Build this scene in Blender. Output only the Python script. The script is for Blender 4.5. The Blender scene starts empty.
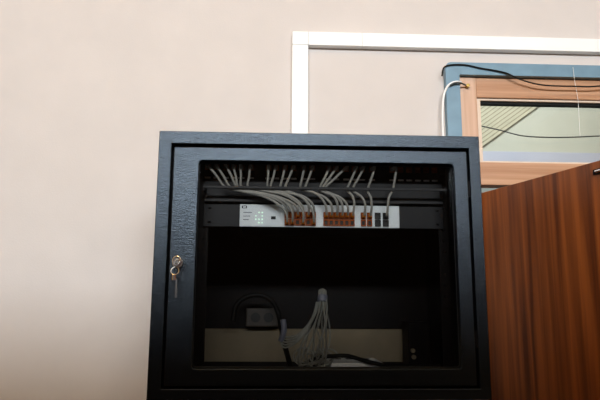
import bpy, bmesh, math, random
from mathutils import Vector, Matrix
rnd = random.Random(4)
C = bpy.context.scene.collection
S = bpy.context.scene
H = 1.68                                   # eye height above the floor; wall with the cabinet is the plane y = 1.53

# ---------------------------------------------------------------- camera
PITCH, YAW, ROLL, FPX = math.radians(10.16), math.radians(-2.52), math.radians(0.3), 586.0
Fw = Vector((-math.sin(YAW)*math.cos(PITCH), math.cos(YAW)*math.cos(PITCH), math.sin(PITCH)))
R0 = Vector((math.cos(YAW), math.sin(YAW), 0)); U0 = R0.cross(Fw)
Rt = R0*math.cos(ROLL) + U0*math.sin(ROLL); Up = U0*math.cos(ROLL) - R0*math.sin(ROLL)
cd = bpy.data.cameras.new('camera'); cam = bpy.data.objects.new('camera', cd); C.objects.link(cam)
M = Matrix((Rt, Up, -Fw)).transposed().to_4x4(); M.translation = (0, 0, H)
cam.matrix_world = M
cd.sensor_width = 36; cd.lens = FPX/600*36; cd.clip_start = 0.02
S.camera = cam
S.view_settings.view_transform = 'Standard'; S.view_settings.look = 'None'
S.view_settings.gamma = 1; S.view_settings.exposure = 0.0; S.view_settings.use_curve_mapping = False

def at(x, y, Y):
    """where the sight line through a photo position meets the upright plane at depth Y"""
    r = Fw*FPX + Rt*(x-300) + Up*(200-y)
    r = r*(Y/r.y)
    return Vector((r.x, r.y, r.z+H))

# ---------------------------------------------------------------- materials
def mat(name, col, rough=0.5, metal=0.0, spec=0.5, noise=0.0, nscale=30, bump=0.0, bscale=200, emit=None):
    m = bpy.data.materials.new(name); m.use_nodes = True
    nt = m.node_tree; b = nt.nodes['Principled BSDF']
    b.inputs['Base Color'].default_value = (*col, 1); b.inputs['Roughness'].default_value = rough
    b.inputs['Metallic'].default_value = metal; b.inputs['Specular IOR Level'].default_value = spec
    tc = nt.nodes.new('ShaderNodeTexCoord')
    if noise:
        n = nt.nodes.new('ShaderNodeTexNoise'); n.inputs['Scale'].default_value = nscale; n.inputs['Detail'].default_value = 4
        nt.links.new(tc.outputs['Object'], n.inputs['Vector'])
        mp = nt.nodes.new('ShaderNodeMapRange'); mp.inputs['To Min'].default_value = 1-noise; mp.inputs['To Max'].default_value = 1+noise
        mp.inputs['From Min'].default_value = 0.25; mp.inputs['From Max'].default_value = 0.75
        nt.links.new(n.outputs['Fac'], mp.inputs['Value'])
        mx = nt.nodes.new('ShaderNodeVectorMath'); mx.operation = 'SCALE'; mx.inputs[0].default_value = col
        nt.links.new(mp.outputs['Result'], mx.inputs['Scale']); nt.links.new(mx.outputs[0], b.inputs['Base Color'])
    if bump:
        n2 = nt.nodes.new('ShaderNodeTexNoise'); n2.inputs['Scale'].default_value = bscale; n2.inputs['Detail'].default_value = 3
        nt.links.new(tc.outputs['Object'], n2.inputs['Vector'])
        bp = nt.nodes.new('ShaderNodeBump'); bp.inputs['Strength'].default_value = bump; bp.inputs['Distance'].default_value = 0.002
        nt.links.new(n2.outputs['Fac'], bp.inputs['Height']); nt.links.new(bp.outputs['Normal'], b.inputs['Normal'])
    if emit:
        b.inputs['Emission Color'].default_value = (*emit[0], 1); b.inputs['Emission Strength'].default_value = emit[1]
    return m

def wood(name, dark, light, rough, axis, scale, spec=0.5):
    """grain that runs along one axis: noise stretched along it"""
    m = bpy.data.materials.new(name); m.use_nodes = True
    nt = m.node_tree; b = nt.nodes['Principled BSDF']; b.inputs['Roughness'].default_value = rough
    b.inputs['Specular IOR Level'].default_value = spec
    tc = nt.nodes.new('ShaderNodeTexCoord'); mp = nt.nodes.new('ShaderNodeMapping')
    sc = [scale]*3; sc[axis] = scale*0.03; mp.inputs['Scale'].default_value = sc
    nt.links.new(tc.outputs['Object'], mp.inputs['Vector'])
    n = nt.nodes.new('ShaderNodeTexNoise'); n.inputs['Scale'].default_value = 1; n.inputs['Detail'].default_value = 5; n.inputs['Distortion'].default_value = 0.4
    nt.links.new(mp.outputs[0], n.inputs['Vector'])
    r = nt.nodes.new('ShaderNodeValToRGB')
    r.color_ramp.elements[0].position = 0.36; r.color_ramp.elements[0].color = (*dark, 1)
    r.color_ramp.elements[1].position = 0.62; r.color_ramp.elements[1].color = (*light, 1)
    nt.links.new(n.outputs['Fac'], r.inputs['Fac']); nt.links.new(r.outputs['Color'], b.inputs['Base Color'])
    return m

def glass(name, tint, refl):
    """a thin clear pane: see-through with a mirror-like sheen that grows at grazing angles"""
    m = bpy.data.materials.new(name); m.use_nodes = True
    nt = m.node_tree; nt.nodes.clear()
    o = nt.nodes.new('ShaderNodeOutputMaterial'); t = nt.nodes.new('ShaderNodeBsdfTransparent'); g = nt.nodes.new('ShaderNodeBsdfGlossy')
    t.inputs['Color'].default_value = (*tint, 1); g.inputs['Roughness'].default_value = 0.02
    f = nt.nodes.new('ShaderNodeFresnel'); f.inputs['IOR'].default_value = refl
    x = nt.nodes.new('ShaderNodeMixShader')
    nt.links.new(f.outputs[0], x.inputs[0]); nt.links.new(t.outputs[0], x.inputs[1]); nt.links.new(g.outputs[0], x.inputs[2])
    nt.links.new(x.outputs[0], o.inputs['Surface'])
    return m

M_wall = mat('wall_paper', (0.645, 0.58, 0.55), 0.85, noise=0.03, nscale=9, bump=0.12, bscale=260)
M_plain = mat('room_paint', (0.56, 0.36, 0.15), 0.9, noise=0.03, nscale=5)
M_ceil = mat('ceiling_paint', (0.76, 0.63, 0.45), 0.9, noise=0.02, nscale=6)
M_floor = wood('floor_boards', (0.09, 0.042, 0.016), (0.16, 0.08, 0.03), 0.45, 1, 14)
M_white = mat('white_plastic', (0.90, 0.89, 0.88), 0.45, noise=0.015, nscale=12)
M_blue = mat('blue_paint', (0.155, 0.265, 0.355), 0.45, noise=0.12, nscale=25)
M_oak = wood('pale_wood_upright', (0.50, 0.27, 0.16), (0.64, 0.40, 0.28), 0.5, 2, 60)
M_oakh = wood('pale_wood_level', (0.42, 0.20, 0.10), (0.56, 0.31, 0.18), 0.5, 0, 60)
M_bead = mat('bead_wood', (0.72, 0.56, 0.44), 0.5, noise=0.06, nscale=40)
M_leaf = wood('red_brown_veneer', (0.10, 0.022, 0.004), (0.30, 0.078, 0.014), 0.42, 2, 42)
M_black = mat('hammered_black', (0.0028, 0.0034, 0.0058), 0.235, spec=0.40, bump=0.36, bscale=430)
M_black.node_tree.nodes['Principled BSDF'].inputs['Specular Tint'].default_value = (.74, .86, 1.0, 1)
M_inner = mat('black_steel', (0.0026, 0.0016, 0.0016), 0.5, spec=0.12)
M_panel = mat('charcoal_steel', (0.0065, 0.0065, 0.0085), 0.45, spec=0.2, noise=0.1, nscale=60)
M_bar = mat('grey_steel', (0.020, 0.0195, 0.022), 0.5, spec=0.3, noise=0.1, nscale=60)
M_rubber = mat('black_rubber', (0.005, 0.005, 0.005), 0.6, spec=0.2)
M_chrome = mat('chrome', (0.75, 0.74, 0.74), 0.18, metal=1.0)
M_brass = mat('brass', (0.42, 0.28, 0.09), 0.35, metal=1.0)
M_switch = mat('pale_switch_enamel', (0.80, 0.86, 0.90), 0.4, noise=0.02, nscale=40)
M_orange = mat('orange_plug', (0.78, 0.23, 0.004), 0.45, spec=0.15)
M_rust = mat('rust_socket', (0.36, 0.075, 0.006), 0.5, spec=0.15)
M_dark = mat('socket_dark', (0.008, 0.007, 0.007), 0.6)
M_led = mat('pale_led', (0.72, 0.88, 0.78), 0.3, emit=((0.6, 1.0, 0.75), 1.0))
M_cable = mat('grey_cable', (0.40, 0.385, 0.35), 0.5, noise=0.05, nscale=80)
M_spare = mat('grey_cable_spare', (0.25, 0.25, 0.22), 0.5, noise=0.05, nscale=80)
M_tie = mat('blue_grey_tie', (0.17, 0.175, 0.23), 0.5)
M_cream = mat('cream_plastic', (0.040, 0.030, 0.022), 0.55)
M_grn = mat('pale_green_paint', (0.57, 0.575, 0.485), 0.85, noise=0.04, nscale=7)
M_lav = mat('lavender_paint', (0.52, 0.54, 0.64), 0.8, noise=0.03, nscale=7)
M_gg = mat('grey_green_paint', (0.27, 0.31, 0.28), 0.8)
M_slat = mat('olive_slat', (0.56, 0.53, 0.39), 0.7, noise=0.08, nscale=14)
M_groove = mat('slat_groove', (0.31, 0.285, 0.22), 0.9)
M_wire = mat('green_black_wire', (0.05, 0.055, 0.05), 0.5)
M_glass = glass('door_glass', (0.80, 0.79, 0.78), 1.40)
M_tglass = glass('transom_glass', (0.94, 0.96, 0.94), 1.40)
M_lamp = mat('lamp_tube', (0.9, 0.9, 0.9), 0.4, emit=((1.0, 0.92, 0.8), 1.0))

# ---------------------------------------------------------------- helpers
def tag(o, label=None, cat=None, group=None, kind=None):
    if label: o['label'] = label
    if cat: o['category'] = cat
    if group: o['group'] = group
    if kind: o['kind'] = kind
    return o
def empty(name, loc=(0, 0, 0)):
    o = bpy.data.objects.new(name, None); o.location = loc; o.empty_display_size = 0.05; C.objects.link(o); return o
def link(name, bm, m, parent=None, bevel=0, smooth=False, seg=2):
    bmesh.ops.recalc_face_normals(bm, faces=bm.faces[:])
    me = bpy.data.meshes.new(name); bm.to_mesh(me); bm.free()
    for mm in (m if isinstance(m, (list, tuple)) else [m]): me.materials.append(mm)
    if smooth:
        for p in me.polygons: p.use_smooth = True
    o = bpy.data.objects.new(name, me); C.objects.link(o)
    if parent:
        o.parent = parent
        pm = parent.location.copy(); q = parent.parent
        while q: pm += q.location; q = q.parent
        if parent.rotation_euler.z == 0: o.location = -pm
    if bevel:
        b = o.modifiers.new('bevel', 'BEVEL'); b.width = bevel; b.segments = seg; b.limit_method = 'ANGLE'; b.angle_limit = math.radians(40)
    return o
def box(bm, x0, x1, y0, y1, z0, z1, mi=0):
    v = [bm.verts.new((x, y, z)) for x in (x0, x1) for y in (y0, y1) for z in (z0, z1)]
    for f in ((0, 1, 3, 2), (4, 6, 7, 5), (0, 4, 5, 1), (2, 3, 7, 6), (0, 2, 6, 4), (1, 5, 7, 3)):
        bm.faces.new([v[i] for i in f]).material_index = mi
    return v
def B(*boxes):
    bm = bmesh.new()
    for b in boxes: box(bm, *b)
    return bm
def rrect(x0, x1, z0, z1, r=0.0, n=6):
    if r <= 0: return [(x0, z0), (x1, z0), (x1, z1), (x0, z1)]
    out = []
    for cx, cz, a in ((x1-r, z0+r, -90), (x1-r, z1-r, 0), (x0+r, z1-r, 90), (x0+r, z0+r, 180)):
        for k in range(n+1):
            t = math.radians(a + 90*k/n); out.append((cx+r*math.cos(t), cz+r*math.sin(t)))
    return out
def plate(bm, loops, y0, y1):
    """an upright sheet with holes: outline and hole loops in x,z"""
    es = []
    for lp in loops:
        vs = [bm.verts.new((x, y0, z)) for x, z in lp]
        es += [bm.edges.new((vs[i], vs[(i+1) % len(vs)])) for i in range(len(vs))]
    g = bmesh.ops.triangle_fill(bm, use_beauty=True, use_dissolve=False, edges=es)
    fs = [x for x in g['geom'] if isinstance(x, bmesh.types.BMFace)]
    e = bmesh.ops.extrude_face_region(bm, geom=fs)
    bmesh.ops.translate(bm, verts=[x for x in e['geom'] if isinstance(x, bmesh.types.BMVert)], vec=(0, y1-y0, 0))
    return bm
def spline(pts, n=8):
    P = [Vector(p) for p in pts]; out = []
    for i in range(len(P)-1):
        a, b, c, d = P[max(i-1, 0)], P[i], P[i+1], P[min(i+2, len(P)-1)]
        for k in range(n):
            t = k/n
            out.append(0.5*((2*b)+(c-a)*t+(2*a-5*b+4*c-d)*t*t+(3*b-a-3*c+d)*t**3))
    out.append(P[-1]); return out
def tube(bm, pts, r, n=8, smooth=6, mi=0):
    P = spline(pts, smooth) if smooth else [Vector(p) for p in pts]
    rings = []; up = None
    for i, p in enumerate(P):
        d = (P[min(i+1, len(P)-1)]-P[max(i-1, 0)]).normalized()
        if up is None: up = d.orthogonal().normalized()
        up = (up - d*up.dot(d)).normalized(); s = d.cross(up)
        rings.append([bm.verts.new(p+(up*math.cos(2*math.pi*k/n)+s*math.sin(2*math.pi*k/n))*r) for k in range(n)])
    for a, b in zip(rings, rings[1:]):
        for k in range(n): bm.faces.new((a[k], a[(k+1) % n], b[(k+1) % n], b[k])).material_index = mi
    bm.faces.new(rings[0][::-1]).material_index = mi; bm.faces.new(rings[-1]).material_index = mi
    return bm
def T(pts, r, n=8, smooth=6):
    return tube(bmesh.new(), pts, r, n, smooth)
def cyl(bm, c, axis, r, h, n=24):
    ax = Vector(axis).normalized(); c = Vector(c)
    return tube(bm, [c-ax*h/2, c+ax*h/2], r, n, 0)

# ---------------------------------------------------------------- the setting
PT = .792  # top of the added shading partition, above eye height
M_part = wood('shade_partition_brown', (0.022, 0.011, 0.006), (0.04, 0.02, 0.011), 0.6, 2, 20)
YW = 1.53; CEIL = 3.45; XL, XR, YR = -2.2, 2.6, -3.0
DX0, DX1, DTOP = 0.505, 1.42, H+0.628              # doorway in the wall
def struct(name, bm, m, label, cat, **k):
    return tag(link(name, bm, m, **k), label, cat, kind='structure')
struct('wall_back', B((XL-.1, DX0, YW, YW+.12, 0, CEIL), (DX1, XR+.1, YW, YW+.12, 0, CEIL), (DX0, DX1, YW, YW+.12, DTOP, CEIL)), M_wall,
       'cream papered wall behind the black cabinet', 'wall')
struct('wall_left', B((XL-.1, XL, YR-.1, YW, 0, CEIL)), M_plain, 'plain cream side wall left of the cabinet wall', 'wall')
struct('wall_right', B((XR, XR+.1, YR-.1, YW, 0, CEIL)), M_plain, 'plain cream side wall beyond the open brown door', 'wall')
WX0, WX1, WZ0, WZ1 = -1.6, 1.6, H+1.33, CEIL-.06     # high window in the wall opposite
struct('wall_rear', B((XL-.1, WX0, YR-.1, YR, 0, CEIL), (WX1, XR+.1, YR-.1, YR, 0, CEIL), (WX0, WX1, YR-.1, YR, 0, WZ0), (WX0, WX1, YR-.1, YR, WZ1, CEIL)), M_plain,
       'plain cream wall facing the cabinet, with a high window', 'wall')
struct('floor', B((XL-.1, XR+.1, YR-.1, YW+.12, -.1, 0)), M_floor, 'brown boarded floor of the room', 'floor')
struct('ceiling', B((XL-.1, XR+.1, YR-.1, YW+.12, CEIL, CEIL+.1)), M_ceil, 'white painted ceiling of the room', 'ceiling')
bm = bmesh.new()
plate(bm, [rrect(WX0, WX1, WZ0, WZ1), rrect(WX0+.05, -.025, WZ0+.05, WZ1-.05), rrect(.025, WX1-.05, WZ0+.05, WZ1-.05)], YR-.08, YR-.03)
struct('window_2', bm, M_white, 'white framed high window facing the cabinet wall', 'window')

struct('shade_partition', B((XL, 1.9, -1.06, -1.0, 0, H+PT)), M_part, 'dark brown tall screen added behind the viewer to shade the lower wall', 'wall')  # unseen, added to block window light from the lower wall and darken glass reflections
# doorway trim: blue architrave, wooden frame
tr = tag(empty('trim_1', (DX0, YW, 0)), 'blue painted door surround with pale wooden frame inside it', 'door frame', kind='structure')
AX0, AX1, AT = 0.466, DX1+.04, H+0.664
bm = bmesh.new()
r = .018
outer = [(AX0, 0), (AX0, AT-r)] + [(AX0+r-r*math.cos(t*math.pi/12), AT-r+r*math.sin(t*math.pi/12)) for t in range(1, 7)] + \
        [(AX1-r+r*math.sin(t*math.pi/12), AT-r+r*math.cos(t*math.pi/12)) for t in range(0, 7)] + [(AX1, 0), (DX1, 0), (DX1, DTOP), (DX0, DTOP), (DX0, 0)]
plate(bm, [outer], YW-.022, YW)
tag(link('architrave', bm, M_blue, tr, bevel=.004), 'blue painted strip')
JI = 0.556; HB = H+0.569
bm = bmesh.new()
plate(bm, [[(DX0, 0), (.5485, 0), (.5485, H+.312), (JI, H+.312), (JI, DTOP), (DX0, DTOP)]], YW-.006, YW+.11)
link('jamb', bm, M_oak, tr, bevel=.002)
link('jamb', B((DX1-.05, DX1, YW-.006, YW+.11, 0, DTOP)), M_oak, tr, bevel=.002)
link('head_rail', B((JI, DX1-.05, YW-.005, YW+.040, HB, DTOP)), M_oakh, tr, bevel=.002)
BT, BB = H+0.385, H+0.322
link('transom_rail', B((JI, DX1-.05, YW-.004, YW+.042, BB, BT)), M_oakh, tr, bevel=.002)
wn = tag(empty('window_1', (JI, YW+.03, BT)), 'glazed transom pane above the open brown door', 'window', kind='structure')
bm = bmesh.new()
plate(bm, [rrect(JI, DX1-.05, BT, HB), rrect(JI+.012, DX1-.062, BT+.005, HB-.006)], YW+.002, YW+.010)
link('glazing_bead', bm, M_bead, wn, bevel=.001)
tag(link('shade_strip', B((JI+.002, DX1-.052, YW+.0105, YW+.029, HB-.0125, HB-.001)), M_rubber, wn), 'dark strip of imitated shade along the top')  # black strip stands in for the shade under the head rail
link('pane', B((JI, DX1-.05, YW+.030, YW+.034, BT, HB)), M_tglass, wn)

# room beyond the doorway
struct('wall_corridor', B((-1.2, 3.6, 3.4, 3.5, H+.925, 3.6)), M_grn, 'pale green upper wall seen through the transom', 'wall')
struct('wall_corridor_lower', B((-1.2, 3.6, 3.396, 3.5, 0, H+.80)), M_gg, 'grey-green lower wall beyond the doorway', 'wall')
struct('trim_2', B((-1.2, 3.6, 3.394, 3.5, H+.80, H+.925)), M_lav, 'pale lavender wall band seen along the bottom of transom', 'wall band')
struct('floor_corridor', B((-1.2, 3.6, YW+.12, 3.5, -.1, 0)), M_floor, 'brown floor beyond the doorway', 'floor')
struct('ceiling_corridor', B((-1.2, 3.6, YW+.12, 3.5, 3.6, 3.7)), M_ceil, 'white ceiling beyond the doorway', 'ceiling')
struct('wall_corridor_left', B((-1.3, -1.2, YW+.12, 3.5, 0, 3.6)), M_grn, 'pale end wall beyond the doorway on the left', 'wall')
struct('wall_corridor_right', B((3.6, 3.7, YW+.12, 3.5, 0, 3.6)), M_grn, 'pale end wall beyond the doorway on the right', 'wall')
# slanting slats on the far wall (boards parallel to a stair)
YS = 3.379
a, b = at(481.5, 147, YS), at(540, 105, YS)
d = Vector((b.x-a.x, 0, b.z-a.z)).normalized(); nrm = Vector((-d.z, 0, d.x))
bm = bmesh.new()
def slat(o0, w, y0, y1, mi):
    p0 = a - d*.03 + nrm*o0; L = 1.6
    q = [p0, p0+d*L, p0+d*L+nrm*w, p0+nrm*w]
    lo = [bm.verts.new((v.x, y0, v.z)) for v in q]; hi = [bm.verts.new((v.x, y1, v.z)) for v in q]
    for f in [lo, hi[::-1]] + [[lo[i], lo[(i+1) % 4], hi[(i+1) % 4], hi[i]] for i in range(4)]: bm.faces.new(f).material_index = mi
slat(.003, .28, YS+.010, 3.3995, 1)
for k in range(13): slat(k*.0215, .0165, YS+.006, YS+.010, 0)
tag(link('slatted_board', bm, [M_slat, M_groove]), 'slanting olive slatted boarding seen through left of transom', 'boarding')

# the open door leaf
hx, hy = 0.5508, 1.544
ang = math.atan2(-.952, .305)
LEAFTOP = H+.300
dr = empty('door_1', (hx, hy, 0)); dr.rotation_euler.z = ang
tag(dr, 'red-brown veneered wooden door standing open right of cabinet', 'door', kind='structure')
# in the leaf's own frame x runs along it from the hinge, y to its back; the face towards the room is y = 0
link('leaf', B((0.0, .80, 0, .038, .012, LEAFTOP)), M_leaf, dr, bevel=.002)
for z in (.25, 1.0, 1.75):
    h = bmesh.new(); cyl(h, (-.004, .019, z), (0, 0, 1), .006, .09, 12); link('hinge', h, M_brass, dr)
def leafpt(px, py):
    r = Fw*FPX + Rt*(px-300) + Up*(200-py); nn = Vector((-math.sin(ang), math.cos(ang), 0)); t = (Vector((hx, hy, 0)).dot(nn))/r.dot(nn)
    w = r*t; rel = Vector((w.x-hx, w.y-hy, 0)); return rel.dot(Vector((math.cos(ang), math.sin(ang), 0))), w.z+H
lx, lz = leafpt(595.5, 171)
bm = bmesh.new(); box(bm, lx-.004, lx+.055, -.004, .0, lz-.008, lz+.003)
bt = link('bolt_plate', bm, M_rubber, dr, bevel=.001)
bm = bmesh.new(); tube(bm, [(lx+.006, -.007, lz-.003), (lx+.05, -.007, lz-.003)], .003, 10, 0)
o = link('bolt', bm, M_chrome, bt); o.location = (0, 0, 0)
tag(o, 'chrome bolt')

# trunking on the wall
tk = tag(empty('cable_trunking', (.065, YW, H+.72)), 'white plastic cable trunking turning a corner on the wall above cabinet', 'trunking')
zt, zb = H+.7435, H+.7045; CZ_TOP = H+.3255
link('trunking_upright', B((.0425, .0875, YW-.022, YW, CZ_TOP, zb)), M_white, tk, bevel=.0025)
link('corner_piece', B((.0425, .0875, YW-.0225, YW, zb, zt)), M_white, tk, bevel=.0025)
link('trunking_level', B((.0877, .2357, YW-.022, YW, zb, zt)), M_white, tk, bevel=.001)
link('trunking_level', B((.2363, 2.28, YW-.022, YW, zb, zt)), M_white, tk, bevel=.001)

# ---------------------------------------------------------------- cabinet
CX0, CX1, CZ0, CZ1, YF = -.2195, .3940, H-.1660, H+.3235, 1.08
GX0, GX1, GZ0, GZ1 = -.1955, .3735, H-.1465, H+.2995
OX0, OX1, OZ0, OZ1 = -.1435, .3430, H-.1130, H+.2680
cab = tag(empty('network_cabinet', ((CX0+CX1)/2, YW, CZ0)), 'black hammered-steel wall cabinet with glazed door in the middle', 'cabinet')
bm = bmesh.new()
plate(bm, [rrect(CX0, CX1, CZ0, CZ1), rrect(GX0, GX1, GZ0, GZ1)], YF, YF+.024)
t = .002
for b_ in ((CX0, CX0+t, YF+.024, YW, CZ0, CZ1), (CX1-t, CX1, YF+.024, YW, CZ0, CZ1), (CX0+t, CX1-t, YF+.024, YW, CZ1-t, CZ1), (CX0+t, CX1-t, YF+.024, YW, CZ0, CZ0+t)): box(bm, *b_)
link('body', bm, M_black, cab, bevel=.0016)
bm = bmesh.new(); plate(bm, [rrect(GX0-.004, GX1+.004, GZ0-.004, GZ1+.004), rrect(GX0+.012, GX1-.012, GZ0+.012, GZ1-.012)], YF+.0245, YF+.027)
link('door_stop', bm, M_inner, cab)
bm = bmesh.new()
link('floor_tray', B((CX0+.003, CX1-.003, YF+.028, YW-.04, H-.152, H-.149)), M_inner, cab)
bm = bmesh.new()
plate(bm, [rrect(CX0+.002, CX1-.002, CZ0+.002, CZ1-.002), rrect(-.192, .341, H-.1385, H-.058)], YW-.030, YW-.027)
tag(link('back_panel', bm, M_inner, cab), 'black rear sheet with a slot onto the wall')
M_tan = mat('tan_board', (0.20, 0.155, 0.095), 0.7, noise=0.12, nscale=22)
tag(link('backing_board', B((-.20, .345, YW-.0265, YW-.012, H-.146, H-.050)), M_tan, cab), 'tan board behind the slot')
# door
dd = bmesh.new(); plate(dd, [rrect(GX0+.005, GX1-.005, GZ0+.005, GZ1-.0065), rrect(OX0, OX1, OZ0, OZ1, .008)], YF+.001, YF+.015)
door = link('glazed_door', dd, M_black, cab, bevel=.0012)
def sub(name, bm, m, parent=door, **k):
    o = link(name, bm, m, None, **k); o.parent = parent
    o.location = -(cab.location + door.location) if parent is door else Vector((0, 0, 0)); return o
bm = bmesh.new(); plate(bm, [rrect(OX0-.010, OX1+.010, OZ0-.010, OZ1+.010), rrect(OX0+.0005, OX1-.0005, OZ0+.003, OZ1-.003, .006)], YF+.0152, YF+.018)
sub('seal', bm, M_rubber)
sub('glass_pane', B((OX0-.010, OX1+.010, YF+.0182, YF+.0212, OZ0-.010, OZ1+.010)), M_glass)
lk = at(178, 263, YF)
bm = bmesh.new(); cyl(bm, (lk.x, YF-.001, lk.z), (0, 1, 0), .0095, .008, 28); cyl(bm, (lk.x, YF-.006, lk.z), (0, 1, 0), .006, .006, 24)
sub('lock', bm, M_chrome, bevel=.0008)
for z in (H+.22, H-.06):
    bm = bmesh.new(); cyl(bm, (GX1-.0025, YF+.004, z), (0, 0, 1), .0023, .03, 12); sub('hinge', bm, M_inner)
# mounting rails
for x0, x1 in ((-.150, -.131), (.333, .352)):
    holes = [rrect(x0+.0075, x1-.0075, H-.14+k*.0222, H-.14+k*.0222+.004) for k in range(6, 19)]
    bm = bmesh.new(); plate(bm, [rrect(x0, x1, H-.149, CZ1-.003)] + holes, 1.1665, 1.1685)
    sgn = x0 if x0 < 0 else x1
    box(bm, sgn-.001, sgn+.001, 1.1685, 1.22, H-.149, CZ1-.003)
    link('rack_rail', bm, M_inner, cab)

# keys in the cabinet lock
kx, kz, ky = lk.x, lk.z, YF-.009
kt = tag(empty('key', (kx, ky, kz)), 'small chrome key stuck in the cabinet lock with a twin hanging', 'key')
bm = bmesh.new()
ring = [(kx+.0065*math.cos(q*math.pi/8)+.002, ky-.016, kz+.0075*math.sin(q*math.pi/8)+.002) for q in range(17)]
tube(bm, ring, .0022, 8, 0); box(bm, kx-.0012, kx+.0032, ky-.016, ky+.001, kz-.002, kz+.002)
link('key_bow', bm, M_chrome, kt)
k2 = at(176, 292, ky-.012); k1 = at(173.5, 271, ky-.012)
bm = bmesh.new(); rr = [Vector((k1.x+.003+.007*math.sin(q*math.pi/8), k1.y-.003+.002*math.cos(q*math.pi/8), k1.z+.007*math.cos(q*math.pi/8))) for q in range(17)]
tube(bm, rr, .0008, 6, 0); link('split_ring', bm, M_chrome, kt)
bm = bmesh.new()
tube(bm, [(k1.x+.001, k1.y, k1.z-.004), (k1.x+.001, k1.y, k1.z-.016)], .004, 10, 0)
box(bm, k2.x-.0015, k2.x+.0015, k2.y-.001, k2.y+.001, k2.z-.010, k1.z-.014)
for q in range(3): box(bm, k2.x+.0015, k2.x+.0028, k2.y-.001, k2.y+.001, k2.z-.008+q*.006, k2.z-.0055+q*.006)
link('hanging_key', bm, M_chrome, kt)

# ---------------------------------------------------------------- equipment in the cabinet
YP = 1.160
def px(x): return -.1371 + (x-207)*.002035           # along the rack at the panel front
pp = tag(empty('patch_bay', (.1, YP, H+.246)), 'black patch panel at the top of the cabinet, full of grey cables', 'patch panel')
tops = [208, 216.5, 226, 233.5, 241, 250.5, 268, 275.5, 284.5, 293, 303, 311.5, 328, 335.5, 345.5, 354, 361.5, 371.5, 392, 400.5, 409, 418, 426.5, 435]
ZJ = H+.2735
bm = bmesh.new()
plate(bm, [rrect(-.141, .341, H+.246, H+.2905)] + [rrect(px(x)-.0058, px(x)+.0058, ZJ-.006, ZJ+.006) for x in tops], YP, YP+.0055)
link('face_plate', bm, M_panel, pp, bevel=.0006)
for x in tops:
    X = px(x); bm = bmesh.new()
    plate(bm, [rrect(X-.0055, X+.0055, ZJ-.0055, ZJ+.0055), rrect(X-.0042, X+.0042, ZJ-.004, ZJ+.003)], YP-.0015, YP+.006)
    box(bm, X-.0055, X+.0055, YP+.006, YP+.02, ZJ-.0055, ZJ+.0055)
    link('jack', bm, M_rust, pp)
for x in tops:
    X = px(x); tag(link('port_label', B((X-.006, X+.006, YP-.0006, YP, H+.2498, H+.2532)), M_white, pp), 'small pale label strip')

mg = tag(empty('cable_manager', (.1, YP, H+.2)), 'dark grey horizontal cable guide bar between patch panel and pale switch', 'cable manager')
link('back_plate', B((-.141, .341, YP, YP+.004, H+.2005, H+.2448)), M_panel, mg, bevel=.0006)
tag(link('guide_bar', B((-.139, .339, 1.1185, 1.1215, H+.2220, H+.2272)), M_bar, mg, bevel=.0008), 'grey front bar')
link('lower_lip', B((-.139, .339, YP-.010, YP, H+.2015, H+.2065)), M_bar, mg, bevel=.0006)
for x in (-.139, .336): link('bracket', B((x, x+.003, 1.1215, YP, H+.2180, H+.2305)), M_panel, mg)

sw = tag(empty('network_switch', (.09, YP, H+.1525)), 'pale grey network switch with orange sockets and black mounting ears', 'switch')
SX0, SX1, SZ0, SZ1 = -.0690, .2512, H+.1525, H+.1975
link('fascia', B((SX0, SX1, YP-.004, YP+.004, SZ0, SZ1)), M_switch, sw, bevel=.001)
tag(link('chassis', B((SX0+.001, SX1-.001, YP+.004, YP+.16, SZ0+.001, SZ1-.001)), M_inner, sw, bevel=.001), 'black case behind the pale front')
for x0, x1 in ((-.141, SX0-.0003), (SX1+.0003, .341)):
    bm = bmesh.new(); xs = x0+.012 if x0 < 0 else x1-.012
    plate(bm, [rrect(x0, x1, SZ0, SZ1), rrect(xs-.003, xs+.003, SZ0+.007, SZ0+.010, .0014, 3), rrect(xs-.003, xs+.003, SZ1-.010, SZ1-.007, .0014, 3)], YP, YP+.003)
    tag(link('mounting_ear', bm, M_panel, sw, bevel=.0005), 'dark mounting ear')
def sx(x): return SX0 + (x-240)*.3202/159
cols1 = [286.8+k*5.2 for k in range(6)]; cols2 = [325.3+k*5.2 for k in range(6)]; cols3 = [362.6, 368.8]; colsb = [377.0, 385.0]
ROWS = (H+.1765, H+.1620)
def port(x, z, m, w):
    bm = bmesh.new()
    plate(bm, [rrect(x-w, x+w, z-.0066, z+.0066), rrect(x-w*.62, x+w*.62, z-.0045, z+.0040)], YP-.0075, YP-.0038)
    box(bm, x-w*.64, x+w*.64, YP-.0046, YP-.0040, z-.0047, z+.0042, 1)
    return link('port', bm, [m, M_dark], sw)
for x in cols1+cols2+cols3:
    for z in ROWS: port(sx(x), z, M_rust, .0050)
for x in colsb:
    for z in ROWS: tag(port(sx(x), z, M_dark, .0058), 'black empty socket')
bm = bmesh.new(); plate(bm, [rrect(sx(271), sx(275.5), H+.1675, H+.1735), rrect(sx(271.8), sx(274.7), H+.169, H+.172)], YP-.0052, YP-.0038); box(bm, sx(271.8), sx(274.7), YP-.0042, YP-.0039, H+.169, H+.172)
tag(link('console_socket', bm, M_dark, sw), 'small black socket')
for i in range(3):
    for j in range(4):
        if (i, j) in ((0, 3), (1, 2), (0, 0)): continue
        X, Z = sx(256+i*3.1), H+.1605+j*.0068
        bm = bmesh.new(); cyl(bm, (X, YP-.0044, Z), (0, 1, 0), .0015, .0016, 10); link('indicator_light', bm, M_led, sw)
bm = bmesh.new(); plate(bm, [rrect(sx(242), sx(247), H+.1890, H+.1945, .0012, 3), rrect(sx(243), sx(246), H+.1902, H+.1933)], YP-.0046, YP-.0039)
tag(link('badge', bm, M_bar, sw), 'small dark outlined badge')
bm = bmesh.new()
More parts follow.
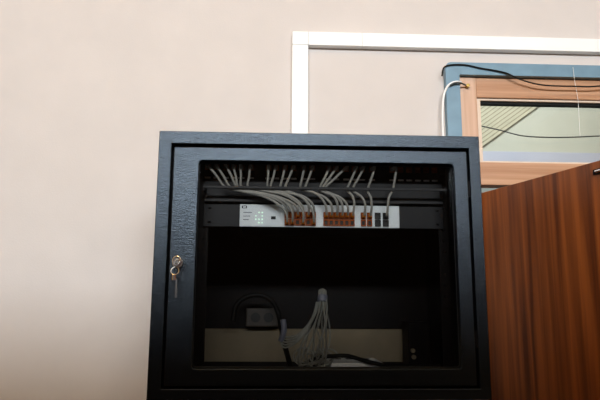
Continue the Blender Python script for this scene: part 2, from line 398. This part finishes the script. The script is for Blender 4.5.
for j in range(3): box(bm, sx(243.5), sx(252-j*1.5), YP-.0044, YP-.0039, H+.1800-j*.0072, H+.1815-j*.0072)
tag(link('printed_lines', bm, M_tie, sw), 'faint printed lines')

# 19 patch cables, each its own thing: upper jack -> behind the guide bar -> switch socket
mids = [228, 233, 237.5, 240.5, 243.5, 248, 267, 270.5, 279, 284, 299, 303, 317, 319.5, 322.5, 345, 351, 364.5, 388]
ends = [(cols1[0], 1), (cols1[0], 0), (cols1[1], 1), (cols1[1], 0), (cols1[2], 0), (cols1[3], 1), (cols1[3], 0), (cols1[4], 0), (cols1[5], 1), (cols1[5], 0), (cols2[0], 0), (cols2[1], 0),
        (cols2[2], 0), (cols2[3], 0), (cols2[4], 0), (cols2[5], 0), (cols3[0], 0), (cols3[1], 0), (colsb[1], 0)]
ordn = ['first', 'second', 'third', 'fourth', 'fifth', 'sixth']
groups = ['left', 'second', 'third']
for i in range(19):
    X0, XM, (ec, row) = px(tops[i]), px(mids[i]), ends[i]
    XE, ZE = sx(ec), ROWS[row]
    XM += px(0)*0 + rnd.uniform(-.0025, .0025); run = XE-XM; wob = rnd.uniform(-.004, .004); wz = rnd.uniform(-.004, .003)
    j = (i*7 % 5)*.0016
    ta = [(X0, YP-.010, ZJ), (X0, YP-.032, ZJ-.0005), (X0+(XM-X0)*.16, YP-.044, ZJ-.009), (X0+(XM-X0)*.55, YP-.040, ZJ-.027), (XM, YP-.030, ZJ-.048)]
    zt_, ze_ = ZJ-.0525-j*.6, ZE+.006
    for th in (16, 38, 60, 80):
        th = math.radians(th)
        ta.append((XM+run*math.sin(th)+wob*math.sin(2*th), YP-.028-j*.5-.010*math.sin(2*th), zt_-(zt_-ze_)*(1-math.cos(th))+wz*math.sin(2*th)))
    ta += [(XE, YP-.022, ZE+.0005), (XE, YP-.016, ZE)]
    if i < 18:
        lab = f'grey patch cable from the {ordn[i%6]} socket of the {groups[i//6]} cluster on the upper panel'
    else:
        lab = 'grey patch cable standing alone at the right end of the upper panel'
    c = tag(empty('patch_cable', (X0, YP, ZJ)), lab, 'cable', 'grey patch cables in the cabinet')
    link('cord', T(ta, .0024, 8, 5), M_cable, c, smooth=True)
    link('upper_plug', B((X0-.0036, X0+.0036, YP-.012, YP+.004, ZJ-.0036, ZJ+.0026)), M_cable, c, bevel=.0008)
    tag(link('lower_plug', B((XE-.0031, XE+.0031, YP-.019, YP-.0048, ZE-.0040, ZE+.0036)), M_orange if i < 18 else M_bar, c, bevel=.0008), 'orange plug' if i < 18 else 'grey plug')

# tied hank of spare cables hanging low in the cabinet
FL = H-.149
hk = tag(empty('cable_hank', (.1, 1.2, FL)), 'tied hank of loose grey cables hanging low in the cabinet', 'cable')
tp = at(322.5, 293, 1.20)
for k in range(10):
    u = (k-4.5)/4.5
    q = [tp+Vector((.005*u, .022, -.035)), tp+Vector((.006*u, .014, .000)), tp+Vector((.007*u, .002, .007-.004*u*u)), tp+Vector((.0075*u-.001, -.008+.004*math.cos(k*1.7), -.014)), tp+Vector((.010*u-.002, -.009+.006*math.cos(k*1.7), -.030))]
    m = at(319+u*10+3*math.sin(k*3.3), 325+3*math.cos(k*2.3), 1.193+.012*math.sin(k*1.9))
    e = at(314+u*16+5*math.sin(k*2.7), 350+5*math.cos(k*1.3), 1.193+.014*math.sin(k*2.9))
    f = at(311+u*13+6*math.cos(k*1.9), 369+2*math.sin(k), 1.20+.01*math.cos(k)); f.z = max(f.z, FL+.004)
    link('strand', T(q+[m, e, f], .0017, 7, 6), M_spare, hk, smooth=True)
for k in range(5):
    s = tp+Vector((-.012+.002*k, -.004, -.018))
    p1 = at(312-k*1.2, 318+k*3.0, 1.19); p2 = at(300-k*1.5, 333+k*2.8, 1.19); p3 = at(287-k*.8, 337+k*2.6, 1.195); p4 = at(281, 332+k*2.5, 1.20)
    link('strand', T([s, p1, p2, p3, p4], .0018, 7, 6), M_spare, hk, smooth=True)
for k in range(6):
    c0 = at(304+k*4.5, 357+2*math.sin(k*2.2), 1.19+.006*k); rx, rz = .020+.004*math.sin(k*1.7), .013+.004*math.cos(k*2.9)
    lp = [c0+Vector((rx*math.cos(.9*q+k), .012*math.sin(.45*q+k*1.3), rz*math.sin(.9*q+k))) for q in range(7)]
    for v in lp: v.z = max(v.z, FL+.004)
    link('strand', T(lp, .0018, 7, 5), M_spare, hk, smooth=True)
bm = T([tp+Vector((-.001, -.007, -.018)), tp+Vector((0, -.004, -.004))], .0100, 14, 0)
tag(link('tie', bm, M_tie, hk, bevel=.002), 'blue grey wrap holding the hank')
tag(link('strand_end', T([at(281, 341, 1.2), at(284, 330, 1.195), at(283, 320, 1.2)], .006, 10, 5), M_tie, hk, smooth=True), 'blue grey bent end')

# white power strip on the cabinet floor and the black lead across it
p0, p1 = at(330, 362.8, 1.22), at(384, 362.8, 1.22)
ps = tag(empty('power_strip', ((p0.x+p1.x)/2, 1.25, FL)), 'white flat power strip on the cabinet floor', 'power strip')
link('casing', B((p0.x, p1.x, 1.215, 1.335, FL, p0.z)), M_white, ps, bevel=.003)
for k in range(3):
    xx = p0.x+.022+k*.030; bm = bmesh.new(); cyl(bm, (xx, 1.305, p0.z+.0006), (0, 0, 1), .011, .0012, 20); tag(link('outlet', bm, M_bar, ps), 'dark round outlet')
ld = T([at(300, 366, 1.25), at(318, 358, 1.215), at(334, 356, 1.21), at(348, 356, 1.209), at(362, 360, 1.2085), at(376, 363.5, 1.2085), at(392, 366, 1.2085), at(440, 366, 1.23)], .0042, 10, 6)
tag(link('power_lead', ld, M_rubber, smooth=True), 'thick black lead lying across the white power strip', 'cable')

# dim things at the back of the cabinet
YB = YW-.030
s0, s1 = at(246, 308, YB-.03), at(278, 327, YB-.03)
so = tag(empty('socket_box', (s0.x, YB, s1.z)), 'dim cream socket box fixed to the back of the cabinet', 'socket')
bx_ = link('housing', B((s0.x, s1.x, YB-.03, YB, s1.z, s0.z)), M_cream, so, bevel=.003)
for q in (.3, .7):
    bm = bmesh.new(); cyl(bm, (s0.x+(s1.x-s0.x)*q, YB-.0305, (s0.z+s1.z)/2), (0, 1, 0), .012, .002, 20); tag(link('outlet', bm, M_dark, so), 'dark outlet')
ar = T([at(233, 322, 1.42), at(236, 306, 1.42), at(246, 297, 1.42), at(260, 295, 1.42), at(272, 301, 1.42), at(279, 316, 1.42), at(284, 342, 1.36), at(292, 372, 1.30)], .006, 10, 6)
tag(link('extension_cable', ar, M_rubber, smooth=True), 'black cord looping over the dim cream socket box', 'cable')
e0, e1 = at(408, 322, 1.40), at(431, 362, 1.40)
eb = tag(empty('power_unit', (e0.x, 1.40, FL)), 'small black unit with two pale knobs in the lower right of cabinet', 'power unit')
link('housing', B((e0.x, e1.x, 1.40, 1.47, FL, e0.z)), M_inner, eb, bevel=.003)
for (qx, qy) in ((412.5, 350.5), (413.5, 357)):
    q = at(qx, qy, 1.40); bm = bmesh.new(); cyl(bm, (q.x, 1.396, q.z), (0, 1, 0), .0052, .008, 16); tag(link('knob', bm, M_tan, eb, bevel=.001), 'pale round knob')

# ---------------------------------------------------------------- loose wires round the door
YA = YW-.022
pts = [at(446, 133, YA-.003), at(443.5, 110, YA-.003), at(442.3, 92, YA-.003), at(442, 76, YA-.004), at(444, 67.5, YA-.004), at(452, 64.8, YA-.004), at(466, 65, YA-.004), at(480, 68, YA-.004), at(492, 70, YA-.004), at(506, 73, YA-.005),
       at(518, 78.5, YA-.006), at(532, 83, YA-.006), at(548, 85.5, YA-.006), at(575, 86.3, YA-.006), at(600, 86, YA-.006), Vector((1.10, YA-.005, H+.628)), Vector((1.25, YA-.004, H+.640)), Vector((1.40, YA-.003, H+.655)), Vector((1.458, YA-.003, H+.662))]
tag(link('black_wire', T(pts[3:], .0022, 8, 6), M_rubber, smooth=True), 'thin black wire draped along the top of blue door surround', 'wire')
pts = [at(443.5, 150, YA-.004), at(442.6, 120, YA-.004), at(443.2, 100, YA-.004), at(445.5, 90, YA-.004), at(450, 84, YA-.004), at(456, 81.8, YA-.006), at(461, 82.2, YW-.012)]
wc = tag(empty('white_cable', pts[0]), 'white cable bending round the upper left corner of door frame', 'cable')
link('sheath', T(pts, .0030, 10, 6), M_white, wc, smooth=True)
q = [at(450, 85.5, YA-.007), at(455, 82.8, YA-.010), at(461, 83.2, YA-.006), at(467, 86, YW-.012)]
tag(link('core', T(q, .0024, 8, 6), M_wire, wc, smooth=True), 'dark bared cores')
bm = bmesh.new(); cyl(bm, at(467.5, 86, YW-.012), (0, 1, 0), .0052, .014, 14); tag(link('clip', bm, M_brass, wc, bevel=.001), 'brass clip')
pts = [at(481, 126, YW+.028), at(488, 127.5, YW+.02), at(500, 130.2, YW+.012), at(512, 133.5, YW+.006), at(524, 136, YW+.002), at(545, 137.3, YW), at(570, 137.3, YW), at(600, 136, YW+.002), Vector((1.10, YW+.004, H+.478)), Vector((1.25, YW+.012, H+.505)), Vector((1.352, YW+.028, H+.525))]
tag(link('sagging_wire', T(pts, .0019, 8, 6), M_wire, smooth=True), 'thin dark wire sagging across the transom pane', 'wire')
pts = [at(573, 67, YA-.004), at(574.5, 80, YA-.003), at(578, 100, YW-.008), at(579, 118, YW-.008), at(580, 136, YW-.008)]
tag(link('string', T(pts, .0006, 6, 5), M_white, smooth=True), 'fine pale string hanging down in front of transom', 'string')

# ---------------------------------------------------------------- light: ceiling tube, daylight from the high window, lamp in the corridor
def area(name, loc, sx_, sy_, power, col, target):
    l = bpy.data.lights.new(name, 'AREA'); l.shape = 'RECTANGLE'; l.size = sx_; l.size_y = sy_; l.energy = power; l.color = col
    o = bpy.data.objects.new(name, l); C.objects.link(o); o.location = loc
    o.rotation_euler = (Vector(target)-Vector(loc)).to_track_quat('-Z', 'Y').to_euler(); return o
LY = 0.05
cl = tag(empty('ceiling_light', (-.2, LY, CEIL)), 'white fluorescent batten on the ceiling above the camera', 'ceiling light')
link('batten', B((-.85, .45, LY-.035, LY+.035, CEIL-.05, CEIL)), M_white, cl, bevel=.004)
bm = bmesh.new(); cyl(bm, (-.2, LY, CEIL-.075), (1, 0, 0), .014, 1.2, 16); tag(link('tube', bm, M_lamp, cl), 'glowing tube')
for x in (-.81, .41): link('tube_holder', B((x-.012, x+.012, LY-.02, LY+.02, CEIL-.095, CEIL-.05)), M_white, cl)
area('tube_light', (-.2, LY, CEIL-.10), 1.2, .05, 10, (1.0, .60, .22), (-.2, LY, 0))
area('daylight', (0, YR-.02, (WZ0+WZ1)/2), WX1-WX0-.1, WZ1-WZ0-.1, 226, (.83, .93, 1.0), (0, 1.5, H+.3))
area('corridor_light', (1.2, 2.5, 3.5), 1.2, .3, 38, (.93, .96, 1.0), (1.2, 2.6, 0))
w = bpy.data.worlds.new('world'); S.world = w; w.use_nodes = True
w.node_tree.nodes['Background'].inputs['Color'].default_value = (.6, .7, .85, 1); w.node_tree.nodes['Background'].inputs['Strength'].default_value = 0.15
S.cycles.max_bounces = 10; S.cycles.transparent_max_bounces = 12; S.cycles.use_denoising = True
